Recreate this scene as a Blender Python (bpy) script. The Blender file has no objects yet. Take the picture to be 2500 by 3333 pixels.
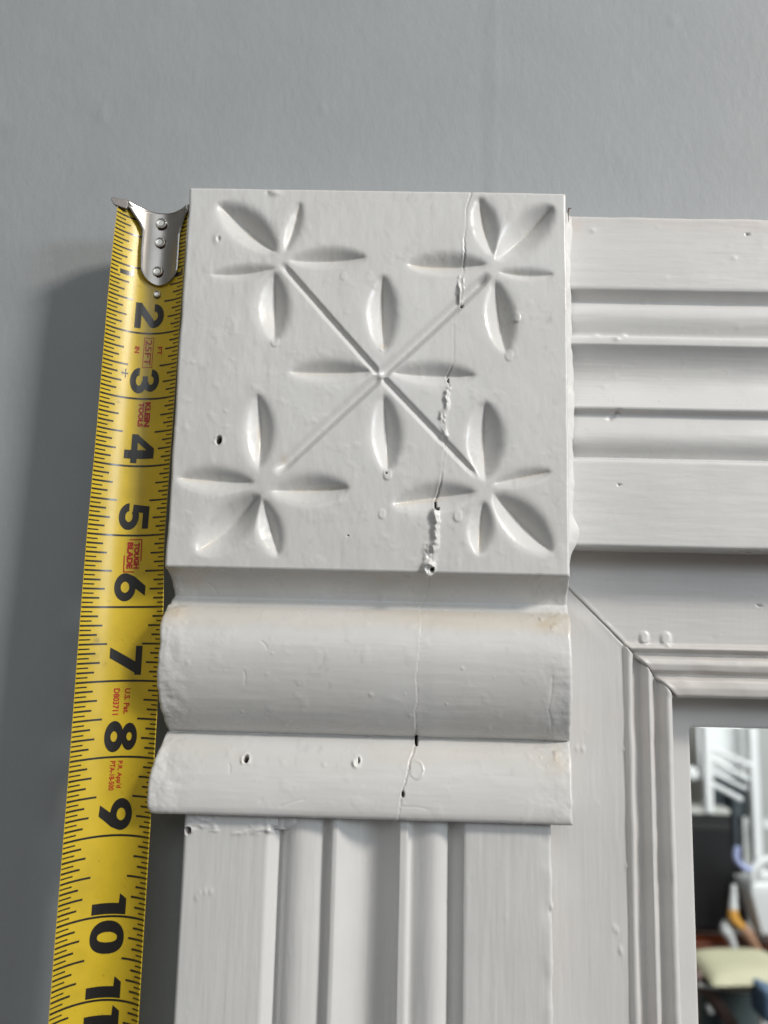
import bpy, math
import numpy as np
IN = 0.0254
C = bpy.context.scene.collection
S = bpy.context.scene
# ---------------------------------------------------------------- camera
cam_d = bpy.data.cameras.new("camera"); cam = bpy.data.objects.new("camera", cam_d); C.objects.link(cam)
cp, cyw, cr = 0.1437097, -0.0142815, 0.0241303
F = np.array([math.sin(cyw)*math.cos(cp), math.cos(cyw)*math.cos(cp), math.sin(cp)])
R0 = np.array([math.cos(cyw), -math.sin(cyw), 0.0]); U0 = np.cross(R0, F)
R = R0*math.cos(cr)+U0*math.sin(cr); U = -R0*math.sin(cr)+U0*math.cos(cr)
from mathutils import Matrix, Vector
M = Matrix(((R[0], U[0], -F[0]), (R[1], U[1], -F[1]), (R[2], U[2], -F[2])))
cam.matrix_world = Matrix.Translation(Vector((3.1117*IN, -10.3996*IN, -6.2482*IN))) @ M.to_4x4()
cam_d.sensor_fit = 'VERTICAL'; cam_d.sensor_height = 36; cam_d.lens = 36*2500/3333.0
cam_d.clip_start = 0.01; cam_d.clip_end = 60
cam_d.dof.use_dof = True; cam_d.dof.focus_distance = 10.75*IN; cam_d.dof.aperture_fstop = 8.5
S.camera = cam
# ---------------------------------------------------------------- world and lamps
w = bpy.data.worlds.new("World"); S.world = w; w.use_nodes = True
bg = w.node_tree.nodes["Background"]; bg.inputs[0].default_value = (0.97, 0.98, 0.965, 1); bg.inputs[1].default_value = 0.14
_n = w.node_tree.nodes; _l = w.node_tree.links          # paler ceiling above, dark wooden floor below
_tc = _n.new("ShaderNodeTexCoord"); _sx = _n.new("ShaderNodeSeparateXYZ"); _mr = _n.new("ShaderNodeMapRange")
_l.new(_tc.outputs["Generated"], _sx.inputs[0]); _l.new(_sx.outputs["Z"], _mr.inputs[0])
_mr.inputs["From Min"].default_value = -.7; _mr.inputs["From Max"].default_value = .7; _mr.inputs["To Min"].default_value = .05; _mr.inputs["To Max"].default_value = .25
_l.new(_mr.outputs[0], bg.inputs[1])
S.view_settings.view_transform = 'Standard'; S.view_settings.look = 'None'
S.view_settings.exposure = 0.0; S.view_settings.gamma = 1.0
def area(name, pos, target, sx, sy, power, col):
    l = bpy.data.lights.new(name, 'AREA'); l.shape = 'RECTANGLE'; l.size = sx*IN; l.size_y = sy*IN
    l.energy = power; l.color = col
    o = bpy.data.objects.new(name, l); C.objects.link(o)
    p = Vector(pos)*IN; t = Vector(target)*IN
    o.location = p; o.rotation_euler = (t-p).to_track_quat('-Z', 'Y').to_euler()
    return o
area("lamp_light", (68, -46, 43), (2.5, 0, -5), 14, 13, 41.0, (1.0, 0.94, 0.87))
area("window_light", (78, -50, 11), (2.5, 0, -5), 24, 14, 16.5, (0.83, 0.92, 1.0))
area("overhead_fill", (22, -34, 78), (2.5, 0, -5), 50, 40, 3.0, (0.98, 0.98, 1.0))  # soft overhead lamp added for contrast between up- and down-facing surfaces
area("front_fill_light", (2, -60, 25), (2, 0, -5), 40, 22, 4.2, (0.88, 0.945, 1.0))  # unseen frontal lamp added to brighten the cove ledge and wall shadow
area("reflected_room_fill", (75, -45, 10), (56, -106, -32), 40, 40, 46.0, (0.97, 0.98, 1.0))  # unseen lamp added to light the things reflected in the mirror

# ---------------------------------------------------------------- noise and grid helpers
def vn(x, z, fx, fz, seed):
    rng = np.random.RandomState(seed); g = rng.rand(256, 256)
    a = x*fx+100.3; b = z*fz+77.7
    i = np.floor(a).astype(int); j = np.floor(b).astype(int)
    u = a-i; v = b-j; u = u*u*(3-2*u); v = v*v*(3-2*v)
    i0 = i % 256; i1 = (i+1) % 256; j0 = j % 256; j1 = (j+1) % 256
    return (g[i0, j0]*(1-u)*(1-v)+g[i1, j0]*u*(1-v)+g[i0, j1]*(1-u)*v+g[i1, j1]*u*v)*2-1
def fb(x, z, fx, fz, seed, n=4):
    s = 0; a = 1.0
    for k in range(n):
        s = s+a*vn(x, z, fx*2**k, fz*2**k, seed+k*7); a *= .5
    return s
def sm(a, b, x):
    t = np.clip((x-a)/(b-a), 0, 1); return t*t*(3-2*t)
def linkm(name, me, m, parent):
    if m: me.materials.append(m)
    o = bpy.data.objects.new(name, me); C.objects.link(o)
    if parent: o.parent = parent
    return o
def grid(name, P, m, parent=None, tint=None, close=False):
    """P: (a, b, 3) inches"""
    a, b = P.shape[:2]
    me = bpy.data.meshes.new(name)
    me.vertices.add(a*b); me.vertices.foreach_set("co", (P*IN).astype(np.float32).ravel())
    idx = np.arange(a*b).reshape(a, b)
    q = np.stack([idx[:-1, :-1], idx[1:, :-1], idx[1:, 1:], idx[:-1, 1:]], -1).reshape(-1, 4)
    n = len(q)
    me.loops.add(n*4); me.loops.foreach_set("vertex_index", q.ravel().astype(np.int32))
    me.polygons.add(n); me.polygons.foreach_set("loop_start", np.arange(0, n*4, 4, dtype=np.int32))
    me.polygons.foreach_set("use_smooth", np.ones(n, dtype=bool))
    me.update(calc_edges=True)
    at = me.color_attributes.new("tint", 'FLOAT_COLOR', 'POINT')
    c = np.ones((a*b, 4), dtype=np.float32)
    if tint is not None: c[:, :3] = tint.reshape(-1, 3)
    at.data.foreach_set("color", c.ravel())
    return linkm(name, me, m, parent)
def pyd(name, V, Fc, m, parent=None, smooth=True):
    me = bpy.data.meshes.new(name)
    me.from_pydata([tuple(float(t)*IN for t in v) for v in V], [], Fc)
    if smooth:
        for p in me.polygons: p.use_smooth = True
    me.update()
    return linkm(name, me, m, parent)
def gnormals(P):
    du = np.gradient(P, axis=0); dv = np.gradient(P, axis=1)
    n = np.cross(du, dv); n /= (np.linalg.norm(n, axis=-1, keepdims=True)+1e-12)
    return n
def blur(H, s):
    k = int(s*3)+1; t = np.arange(-k, k+1); g = np.exp(-t*t/(2*s*s)); g /= g.sum()
    H = np.pad(H, ((k, k), (k, k)), 'edge')
    H = sum(g[i]*H[i:H.shape[0]-2*k+i, :] for i in range(2*k+1))
    return sum(g[i]*H[:, i:H.shape[1]-2*k+i] for i in range(2*k+1))
def poly_dist(X, Z, pts):
    """distance to polyline, param length along, signed side"""
    best = np.full(X.shape, 1e9); par = np.zeros(X.shape); side = np.zeros(X.shape); acc = 0.0
    for (x0, z0), (x1, z1) in zip(pts[:-1], pts[1:]):
        dx, dz = x1-x0, z1-z0; L = math.hypot(dx, dz)
        t = np.clip(((X-x0)*dx+(Z-z0)*dz)/(L*L), 0, 1)
        ex = X-(x0+t*dx); ez = Z-(z0+t*dz); d = np.hypot(ex, ez)
        k = d < best; best = np.where(k, d, best); par = np.where(k, acc+t*L, par)
        side = np.where(k, np.sign(ex*dz-ez*dx), side); acc += L
    return best, par, side
def tag(o, label=None, cat=None, group=None, kind=None):
    if label: o["label"] = label
    if cat: o["category"] = cat
    if group: o["group"] = group
    if kind: o["kind"] = kind
    return o
def empty(name, loc):
    o = bpy.data.objects.new(name, None); o.location = [v*IN for v in loc]; o.empty_display_size = .01
    C.objects.link(o); return o
def settle(root):
    """keep children where they were modelled although the root stands elsewhere"""
    bpy.context.view_layer.update()
    for ch in root.children: ch.matrix_parent_inverse = root.matrix_world.inverted()

# ---------------------------------------------------------------- materials
def mat(name, col, rough=.5, metal=0.0, coat=0.0, coat_rough=.1, bump=(), mottle=0.0, mscale=40, tint=False, spec=None, rvar=0.0):
    m = bpy.data.materials.new(name); m.use_nodes = True
    nt = m.node_tree; N = nt.nodes; L = nt.links; b = N["Principled BSDF"]
    b.inputs["Base Color"].default_value = (*col, 1); b.inputs["Roughness"].default_value = rough
    b.inputs["Metallic"].default_value = metal; b.inputs["Coat Weight"].default_value = coat
    b.inputs["Coat Roughness"].default_value = coat_rough
    if spec is not None: b.inputs["Specular IOR Level"].default_value = spec
    tc = N.new("ShaderNodeTexCoord")
    src = None
    if mottle or tint:
        rgb = N.new("ShaderNodeRGB"); rgb.outputs[0].default_value = (*col, 1); src = rgb.outputs[0]
    if mottle:
        nz = N.new("ShaderNodeTexNoise"); nz.inputs["Scale"].default_value = mscale; nz.inputs["Detail"].default_value = 5
        L.new(tc.outputs["Object"], nz.inputs["Vector"])
        mr = N.new("ShaderNodeMapRange"); mr.inputs["From Min"].default_value = .3; mr.inputs["From Max"].default_value = .7
        mr.inputs["To Min"].default_value = 1-mottle; mr.inputs["To Max"].default_value = 1+mottle*.6
        L.new(nz.outputs[0], mr.inputs[0])
        vm = N.new("ShaderNodeVectorMath"); vm.operation = 'SCALE'
        L.new(src, vm.inputs[0]); L.new(mr.outputs[0], vm.inputs["Scale"]); src = vm.outputs[0]
    if tint:
        at = N.new("ShaderNodeAttribute"); at.attribute_name = "tint"
        vm = N.new("ShaderNodeVectorMath"); vm.operation = 'MULTIPLY'
        L.new(src, vm.inputs[0]); L.new(at.outputs["Color"], vm.inputs[1]); src = vm.outputs[0]
    if src is not None: L.new(src, b.inputs["Base Color"])
    if rvar:
        nz = N.new("ShaderNodeTexNoise"); nz.inputs["Scale"].default_value = 90; nz.inputs["Detail"].default_value = 4
        L.new(tc.outputs["Object"], nz.inputs["Vector"])
        mr = N.new("ShaderNodeMapRange"); mr.inputs["From Min"].default_value = .35; mr.inputs["From Max"].default_value = .65
        mr.inputs["To Min"].default_value = rough-rvar; mr.inputs["To Max"].default_value = rough+rvar
        L.new(nz.outputs[0], mr.inputs[0]); L.new(mr.outputs[0], b.inputs["Roughness"])
    prev = None
    for (sc, stretch, dist, det) in bump:
        mp = N.new("ShaderNodeMapping"); mp.inputs["Scale"].default_value = stretch
        L.new(tc.outputs["Object"], mp.inputs[0])
        nz = N.new("ShaderNodeTexNoise"); nz.inputs["Scale"].default_value = sc; nz.inputs["Detail"].default_value = det
        L.new(mp.outputs[0], nz.inputs["Vector"])
        bp = N.new("ShaderNodeBump"); bp.inputs["Strength"].default_value = 1.0; bp.inputs["Distance"].default_value = dist
        L.new(nz.outputs[0], bp.inputs["Height"])
        if prev: L.new(prev.outputs[0], bp.inputs["Normal"])
        prev = bp
    if prev:
        L.new(prev.outputs[0], b.inputs["Normal"]); L.new(prev.outputs[0], b.inputs["Coat Normal"])
    return m
WHITE = (0.665, 0.660, 0.646)
m_block = mat("white_paint_block", WHITE, .33, bump=[(260, (1, 1, .25), .00010, 3), (2200, (1, 1, 1), .000012, 2)], mottle=.035, tint=True, rvar=.06)
m_horiz = mat("white_paint_brushed_across", WHITE, .33, bump=[(300, (.08, 1, 1), .00006, 4), (150, (1, 1, 1), .00010, 3), (2200, (1, 1, 1), .000012, 2)], mottle=.035, tint=True, rvar=.06)
m_vert = mat("white_paint_brushed_down", WHITE, .34, bump=[(420, (1, 1, .06), .000065, 4), (170, (1, 1, .6), .00011, 3), (2200, (1, 1, 1), .000012, 2)], mottle=.035, tint=True, rvar=.06)
m_frame = mat("white_paint_frame", (0.625, 0.615, 0.60), .40, bump=[(360, (1, 1, .12), .00009, 4), (2200, (1, 1, 1), .000012, 2)], mottle=.035, tint=True, rvar=.06)
m_wall = mat("grey_wall_paint", (0.350, 0.368, 0.376), .62, bump=[(330, (1, 1, .55), .00016, 4), (1300, (1, 1, 1), .00004, 3)], mottle=.03, tint=True)
m_caulk = mat("white_caulk", (0.68, 0.67, 0.65), .4, bump=[(400, (1, 1, 1), .0002, 4)])
m_hole = mat("bare_wood_in_hole", (0.06, 0.025, 0.015), .8)
m_yellow = mat("yellow_blade_coating", (0.62, 0.44, 0.022), .40, coat=.34, coat_rough=.26, bump=[(2600, (1, 1, 1), .000040, 2)], mottle=.10, mscale=70, tint=True)
m_ink = mat("black_print", (0.012, 0.011, 0.010), .40, coat=.45, coat_rough=.2)
m_red = mat("red_print", (0.42, 0.018, 0.010), .5, coat=.3, coat_rough=.2)
m_steel = mat("brushed_nickel_steel", (0.37, 0.35, 0.325), .33, metal=1, bump=[(700, (1, 1, .05), .00002, 3)], mottle=.12, mscale=120)
m_tab = mat("shade_toned_steel", (0.16, 0.15, 0.145), .45, metal=.8, bump=[(700, (1, 1, 1), .00004, 3)])  # darker than the hook steel: shade on the ear put into its colour
m_gap = mat("red_brown_gap", (0.05, 0.008, 0.006), .6)
m_rivet = mat("rivet_steel", (0.60, 0.57, 0.53), .26, metal=1, bump=[(900, (1, 1, 1), .00003, 2)])
m_mirror = mat("mirror_silver", (0.93, 0.95, 0.94), .0, metal=1)

# ================================================================ SETTING: wall
WY = 1.25
def wall():
    xs = np.arange(-16, 20.01, .06); zs = np.arange(12, -20.01, -.08)
    Z, X = np.meshgrid(zs, xs, indexing='ij')
    H = .007*fb(X, Z, .35, .30, 3, 3)+.0013*fb(X, Z, 2.6, 2.0, 9, 3)
    # taped joint: two faint ridges running down above the block
    e1 = X-(4.655+.012*vn(X, Z, .01, 1.3, 5)); H = H+.002*np.exp(-(e1/.035)**2)-.004*sm(-.04, .06, e1)
    e2 = X-(4.40+.02*vn(X, Z, .01, 1.1, 8)); H = H-.0025*np.exp(-(e2/.08)**2)
    for (x, z, r, h) in ((1.77, 2.19, .035, .02), (-3.75, 1.85, .22, .018), (-3.6, 1.65, .12, -.014), (-1.9, 2.0, .09, .012), (7.6, 3.9, .05, .014), (2.7, 4.2, .05, .006), (6.9, 2.9, .06, .008)):
        H = H+h*np.exp(-((X-x)**2+((Z-z)*.7)**2)/r**2)
    P = np.stack([X, WY-H, Z], -1)
    T = np.ones(P.shape); k = .035*np.exp(-((X-4.53)/.11)**2); T -= k[..., None]
    # left of the frame the wall runs all the way down, above the frieze it runs across
    zt = np.searchsorted(-zs, 4.0); xl = np.searchsorted(xs, 5.0)
    V = P.reshape(-1, 3); a, b = X.shape
    idx = np.arange(a*b).reshape(a, b)
    q = np.stack([idx[:-1, :-1], idx[1:, :-1], idx[1:, 1:], idx[:-1, 1:]], -1)
    keep = np.ones(q.shape[:2], bool); keep[zt:, xl:] = False
    q = q[keep]
    me = bpy.data.meshes.new("wall"); me.vertices.add(a*b); me.vertices.foreach_set("co", (V*IN).astype(np.float32).ravel())
    n = len(q); me.loops.add(n*4); me.loops.foreach_set("vertex_index", q.ravel().astype(np.int32))
    me.polygons.add(n); me.polygons.foreach_set("loop_start", np.arange(0, n*4, 4, dtype=np.int32))
    me.polygons.foreach_set("use_smooth", np.ones(n, dtype=bool)); me.update(calc_edges=True)
    at = me.color_attributes.new("tint", 'FLOAT_COLOR', 'POINT'); c = np.ones((a*b, 4), np.float32); c[:, :3] = T.reshape(-1, 3)
    at.data.foreach_set("color", c.ravel())
    tag(linkm("wall", me, m_wall, None), "smooth grey painted plaster wall behind the white woodwork", kind="structure")
wall()

# ================================================================ MIRROR SURROUND
sur = empty("mirror_surround", (2.75, WY, -18.3))
tag(sur, "white painted carved wood surround of a mirror, with flower carved corner block and fluted boards", "mirror surround")

def edge_param(x0, x1, step, r, back_n=6):
    """across samples: returns x, inset, sideflag"""
    out = []
    for k in range(back_n): out.append((x0, r, 1-k/back_n))
    for k in range(7):
        a = math.pi/2*k/6; out.append((x0+r*(1-math.cos(a)), r*(1-math.sin(a)), 0))
    n = int((x1-x0-2*r)/step)
    for k in range(1, n): out.append((x0+r+(x1-x0-2*r)*k/n, 0, 0))
    for k in range(7):
        a = math.pi/2*(1-k/6); out.append((x1-r*(1-math.cos(a)), r*(1-math.sin(a)), 0))
    for k in range(1, back_n+1): out.append((x1, r, k/back_n))
    return np.array(out)

def resample(pts, step):
    pts = np.array(pts, float); d = np.r_[0, np.cumsum(np.hypot(*np.diff(pts, axis=0).T))]
    n = int(d[-1]/step); t = np.linspace(0, d[-1], n+1)
    return np.stack([np.interp(t, d, pts[:, 0]), np.interp(t, d, pts[:, 1])], -1)
def smooth_poly(pts, step, s):
    p = resample(pts, step); k = int(s*3/step)+1; t = np.arange(-k, k+1)*step; g = np.exp(-t*t/(2*s*s)); g /= g.sum()
    q = np.pad(p, ((k, k), (0, 0)), 'edge')
    q = np.stack([np.convolve(q[:, i], g, 'valid') for i in (0, 1)], -1)
    q[0] = p[0]; q[-1] = p[-1]; return q

LEAVES = [(1.328,-0.999,0.425,-0.252,0.25),(1.439,-0.994,1.634,-0.211,0.11),(1.502,-1.115,2.619,-1.043,0.155),(1.321,-1.235,0.393,-1.351,0.10),(1.301,-1.278,1.348,-2.346,0.22),
 (4.44,-1.0,4.232,-0.084,0.19),(4.475,-1.06,5.317,-0.209,0.27),(4.515,-1.236,5.308,-1.259,0.085),(4.365,-1.123,3.195,-1.145,0.17),(4.467,-1.354,4.626,-2.452,0.21),
 (2.909,-2.482,2.863,-1.305,0.22),(2.764,-2.746,1.571,-2.779,0.155),(3.002,-2.759,4.209,-2.779,0.16),(2.915,-3.064,3.001,-4.188,0.21),
 (1.217,-4.192,1.144,-3.101,0.20),(1.171,-4.374,0.092,-4.325,0.17),(1.392,-4.481,2.478,-4.419,0.20),(1.251,-4.536,0.42,-5.343,0.29),(1.287,-4.591,1.538,-5.389,0.17),
 (4.346,-4.288,4.34,-3.146,0.26),(4.452,-4.32,5.252,-4.13,0.10),(4.221,-4.436,3.07,-4.624,0.19),(4.326,-4.558,4.264,-5.31,0.17),(4.452,-4.448,5.261,-5.249,0.25)]
CRACK = [(4.13,.05),(4.115,-0.024),(4.063,-0.231),(4.044,-0.512),(4.028,-0.749),(4.032,-1.204),(3.994,-1.409),(4.002,-1.755),(3.891,-1.949),(3.889,-2.598),(3.809,-2.788),(3.833,-2.952),(3.806,-3.254),(3.765,-3.401),(3.803,-3.698),(3.772,-3.899),(3.754,-4.21),(3.707,-4.443),(3.671,-4.555),(3.657,-4.755),(3.679,-5.122),(3.635,-5.249),(3.614,-5.524),(3.60,-5.62),(3.587,-5.858),(3.5,-6.02),(3.511,-6.198),(3.483,-6.541),(3.438,-6.97),(3.476,-7.272),(3.447,-7.4),(3.447,-7.553),(3.486,-7.842),(3.391,-8.035),(3.29,-8.483),(3.243,-8.763),(3.24,-8.9)]

def block_disp(X, Z, step):
    H = np.zeros(X.shape)
    for n_, (x0, z0, x1, z1, W) in enumerate(LEAVES):
        dx, dz = x1-x0, z1-z0; L = math.hypot(dx, dz)
        t = ((X-x0)*dx+(Z-z0)*dz)/(L*L); bend = ((n_*37) % 7-3)*.006
        v = ((X-x0)*dz-(Z-z0)*dx)/L+bend*np.sin(math.pi*np.clip(t, 0, 1))
        tt = np.clip(t, 0, 1)
        wd = W*(4*tt*(1-tt))**.85*(1+.12*(tt-.5))
        v = v+.12*W*np.sign(v)*0
        a = wd-np.abs(v)
        kk = .014+.085*W; dep = .84*kk*np.log1p(np.exp(np.clip(a/kk, -30, 30)))
        dep = dep*sm(-.06, .10, t)*sm(1.04, .93, t)
        H = H-dep-np.minimum(0, 0) if n_ == 0 else np.minimum(H, -dep)
    for pts, wd, dp in (([(1.37,-1.136),(2.10,-1.96),(2.861,-2.807),(3.55,-3.52),(4.274,-4.255)], .062, .052),
                        ([(4.406,-1.257),(3.62,-2.05),(2.861,-2.807),(2.14,-3.53),(1.433,-4.244)], .092, .085)):
        d, p, s = poly_dist(X, Z, pts)
        Lp = sum(math.hypot(a_[0]-b_[0], a_[1]-b_[1]) for a_, b_ in zip(pts[:-1], pts[1:]))
        H = np.minimum(H, -dp*(1-sm(0, wd*1.15, d))*sm(.0, .22, p)*sm(Lp, Lp-.22, p))
    H = blur(H, .0085/step)
    # filled hollows at the flower hearts and the raised centre of the cross
    H += .035*np.exp(-((X-2.87)**2+(Z+2.80)**2)/.055**2)
    return H
def drips(X, Z, lst):
    H = 0
    for (x, z, r, h) in lst:          # a run of paint: rounded tongue that stops in a fat lip
        dx = X-x; dz = Z-z
        dz = dz-r*.4; d = (np.abs(dx/r)**2.4+np.abs(dz/(r*1.45))**2.4)**(1/2.4)
        H = H+h*(1-sm(.70, 1.12, d))*(.65-.35*np.clip(dz/(r*1.4), -1, 1))
    return H
def pits(X, Z, lst):
    H = 0; T = 0
    for (x, z, rx, rz, dep) in lst:
        g = (np.abs((X-x)/rx)**2.4+np.abs((Z-z)/rz)**2.4)+.45*vn(X, Z, 26, 20, 401)
        k = 1-sm(.55, 1.25, g); H = H-dep*k; T = np.maximum(T, k)
    return H, T
def bumps(X, Z, n, seed, x0, x1, z0, z1, rmin=.012, rmax=.035, h=.010):
    rng = np.random.RandomState(seed); H = np.zeros(X.shape)
    for k in range(n):
        x, z = rng.uniform(x0, x1), rng.uniform(z0, z1); r = rng.uniform(rmin, rmax); hh = h*rng.uniform(-.6, 1)
        H += hh*np.exp(-((X-x)**2+(Z-z)**2)/r**2)
    return H

def block_and_corbel():
    st = .0125
    r = .05
    prof_top = [(WY, 0), (.9, 0), (r, 0)]+[(r-r*math.sin(a), -(r-r*math.cos(a))) for a in np.linspace(.2, math.pi/2, 6)]+[(0, -5.53)]
    seg1 = [(0, -5.53), (.006, -5.552), (.03, -5.568), (.16, -5.60), (.34, -5.69), (.48, -5.81), (.565, -5.94)]
    seg2 = [(.565, -5.94), (.555, -5.955), (.50, -6.00), (.435, -6.055)]
    seg3 = [(.435, -6.055), (.36, -6.075), (.27, -6.12), (.18, -6.20), (.10, -6.32), (.04, -6.50), (.015, -6.72), (.03, -6.93), (.07, -7.12), (.14, -7.32), (.24, -7.50), (.36, -7.65), (.50, -7.76), (.62, -7.81)]
    seg4 = [(.62, -7.81), (.53, -7.83), (.42, -7.88), (.33, -7.96), (.25, -8.09), (.19, -8.25), (.145, -8.42), (.115, -8.58), (.105, -8.70)]
    seg5 = [(.105, -8.70), (.115, -8.76), (.14, -8.795), (.18, -8.81), (.60, -8.82), (.70, -8.82)]
    def cm(pts, k=10):
        p = np.array([2*np.array(pts[0])-np.array(pts[1])]+[np.array(q) for q in pts]+[2*np.array(pts[-1])-np.array(pts[-2])]); out = []
        for i in range(1, len(p)-2):
            for f in np.arange(k)/k:
                out.append(.5*((2*p[i])+(-p[i-1]+p[i+1])*f+(2*p[i-1]-5*p[i]+4*p[i+1]-p[i+2])*f*f+(-p[i-1]+3*p[i]-3*p[i+1]+p[i+2])*f**3))
        out.append(p[-2]); return [tuple(q) for q in out]
    g3 = smooth_poly(cm(seg3), .01, .05); g4 = smooth_poly(cm(seg4), .01, .03)
    prof_bot = cm(seg1)[:-1]+cm(seg2, 4)[:-1]+[tuple(q) for q in g3][:-1]+[tuple(q) for q in g4][:-1]+seg5
    # coarse on the hidden top, fine on what shows
    a = resample([(WY, 0), (.2, 0)], .15)[:-1]
    b = resample(prof_top[2:], st); b = np.vstack([resample([(.2, 0), (r, 0)], .03)[:-1], b])
    c = smooth_poly(prof_bot, st, .014)[1:]
    prof = np.vstack([a, b, c]); nb = len(a)+len(b)
    E = edge_param(0, 5.5, st, .045)
    nu = len(E)
    Y = prof[:, 0][:, None]+E[:, 1][None, :]; Z = np.repeat(prof[:, 1][:, None], nu, 1); X = np.repeat(E[:, 0][None, :], len(prof), 0)
    sf = np.repeat(E[:, 2][None, :], len(prof), 0); Y = Y+(WY-.02-np.minimum(Y, WY-.02))*sf
    s = np.r_[0, np.cumsum(np.hypot(*np.diff(prof, axis=0).T))][:, None]+0*X
    X = X+np.exp(-((5.5-X)/.30)**2)*np.clip(prof[:, 0][:, None], 0, .62)*.15*(Z < -5.5)
    # slight wobble of the hand sawn ends
    lower = sm(-5.5, -6.2, Z)
    side = np.exp(-(X/.5)**2)*-1+np.exp(-((5.5-X)/.5)**2)
    X = X+lower*(np.exp(-(X/.25)**2)*(.035*vn(s, s*0, 1.1, 1, 41)+.014*vn(s, s*0, 5, 1, 42)-.01)+np.exp(-((5.5-X)/.25)**2)*(.016*vn(s, s*0, 1.3, 1, 43)+.008*vn(s, s*0, 6, 1, 44)))
    X = X+(1-lower)*(np.exp(-(X/.2)**2)*.006*vn(s, s*0, 3, 1, 45)+np.exp(-((5.5-X)/.2)**2)*.007*vn(s, s*0, 3, 1, 46))
    # extra overhang of the bottom torus on the left
    X = X-.045*np.exp(-(X/.4)**2)*sm(-8.0, -8.4, Z)*(1-.7*sm(-8.66, -8.80, Z))
    P = np.stack([X, Y, Z], -1)
    N = gnormals(P)
    ctr = np.array([2.75, 3.0, -4.4]); flip = np.sign(((P-ctr)*N).sum(-1).mean()); N = N*flip
    front = (E[:, 2] == 0)[None, :]*1.0*np.ones(X.shape)
    H = np.zeros(X.shape)
    face = slice(nb-len(b), nb)
    Xf, Zf = X[face], Z[face]
    H[face] += block_disp(Xf, Zf, st)
    cut = sm(0, .0001, np.where(H < -.002, 1.0, 0.0))
    fz = sm(-5.9, -5.5, Z)
    H += .004*fb(X, s, .7, .7, 11, 3)+.0016*fb(X, s, 9, 4, 13, 3)*fz+.0011*fb(X, s, 1.4, 12, 14, 3)*(1-fz)
    H += .0045*np.clip(fb(X, s, 5, 5, 15, 3)-.5, 0, 1)
    # blobs of old paint near the ends of the corbel
    rag = (np.exp(-(X/.35)**2)+.6*np.exp(-((5.5-X)/.4)**2))*(1-fz)
    H += rag*(.012*fb(X, s, 5, 5, 17, 4))
    H += (np.exp(-((X-5.25)/.22)**2)*(np.exp(-((Z+6.17)/.12)**2)+np.exp(-((Z+7.97)/.12)**2)))*.018*np.clip(fb(X, s, 13, 13, 19, 2), 0, 2)
    H += bumps(X, Z, 26, 5, .2, 5.3, -5.4, -.1, h=.005)+bumps(X, Z, 34, 6, .1, 5.4, -8.7, -6.1, h=.007)
    H += (.022*np.exp(-((X-1.25)**2/.08**2+(Z+.075)**2/.045**2))-.014*np.exp(-((X-1.15)**2+(Z+.07)**2)/.03**2))
    H += .014*np.exp(-((X-.456)**2/.05**2+(Z+.80)**2/.07**2))-.045*np.exp(-((X-.475)**2/.02**2+(Z+.80)**2/.035**2))
    # crack down the whole piece
    wob = [(x+.006*math.sin(i*2.3), z) for i, (x, z) in enumerate(CRACK)]
    d, p, sd = poly_dist(X+.008*vn(X*0, Z, 1, 9, 23)+.005*vn(X*0, Z, 1, 30, 24), Z, wob)
    strong = np.clip(.42+.6*vn(Z, Z*0, 2.3, 1, 25), .10, 1.0)
    faint = sm(-1.85, -1.95, Z)*sm(-2.72, -2.62, Z); strong = strong*(1-.75*faint)
    cw = .0115-.003*sm(-5.6, -5.8, Z)
    cr_ = np.exp(-(d/cw)**2); H -= (.030-.012*sm(-5.6, -5.8, Z))*strong*cr_
    up_ = sm(-5.62, -5.5, Z)*.6+.3
    H += .010*up_*np.exp(-((d-.022)/.016)**2)*(sd > 0)*strong+.002*np.exp(-((d-.02)/.015)**2)*(sd < 0)*strong
    H += np.where(sd > 0, 0, -.006)*sm(.25, .0, d)*sm(-5.6, -6.2, Z)
    # lifted paint along it: loop, ridge, flakes
    def ridge(z0, z1, off, wdt, h, seed):
        nonlocal H
        e = d*sd-off-.016*vn(Z, Z*0, 6, 1, seed)-.006*vn(Z, Z*0, 25, 1, seed+5)
        H += h*np.exp(-(e/wdt)**2)*sm(z0, z0-.05, Z)*sm(z1, z1+.05, Z)*np.clip(1+.9*vn(X, Z, 13, 5, seed+1)+.5*vn(X, Z, 40, 24, seed+2), 0, 2.2)*(1+.0*X)
    ridge(-1.27, -1.72, .045, .014, .026, 51); ridge(-1.27, -1.72, -.012, .012, .016, 53)
    ridge(-2.93, -3.85, .012, .030, .034, 55); ridge(-3.25, -3.45, .05, .03, .02, 57)
    ridge(-4.66, -5.30, .005, .042, .040, 59); ridge(-5.12, -5.50, .03, .075, .030, 61)
    H += .06*np.exp(-(((np.hypot(X-3.585, Z+5.50))-.055)/.028)**2)
    holes = [(.641, -3.783, .032, .062, .22), (4.002, -1.755, .018, .030, .12), (3.826, -2.845, .012, .040, .10), (3.668, -4.62, .016, .050, .10), (3.70, -4.68, .024, .022, .12),
             (3.635, -5.525, .030, .034, .2), (1.187, -8.092, .030, .050, .2), (3.478, -7.83, .020, .055, .16), (3.30, -8.47, .016, .04, .1), (2.984, -4.195, .012, .012, .05), (2.70, -8.075, .012, .035, .05), (2.479, -5.08, .012, .012, .04)]
    h1, t1 = pits(X, Z, holes); H += h1
    for (x, z, rr, hh) in ((1.187, -8.092, .065, .012), (2.68, -8.09, .06, .018), (.641, -3.783, .07, .005)):
        dd = np.hypot(X-x, (Z-z)*.8); H += hh*np.exp(-((dd-rr*.85-.012*vn(X, Z, 18, 18, 73))/.016)**2)*np.clip(.6+1.3*vn(X, Z, 14, 14, 71), 0, 2)
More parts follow.
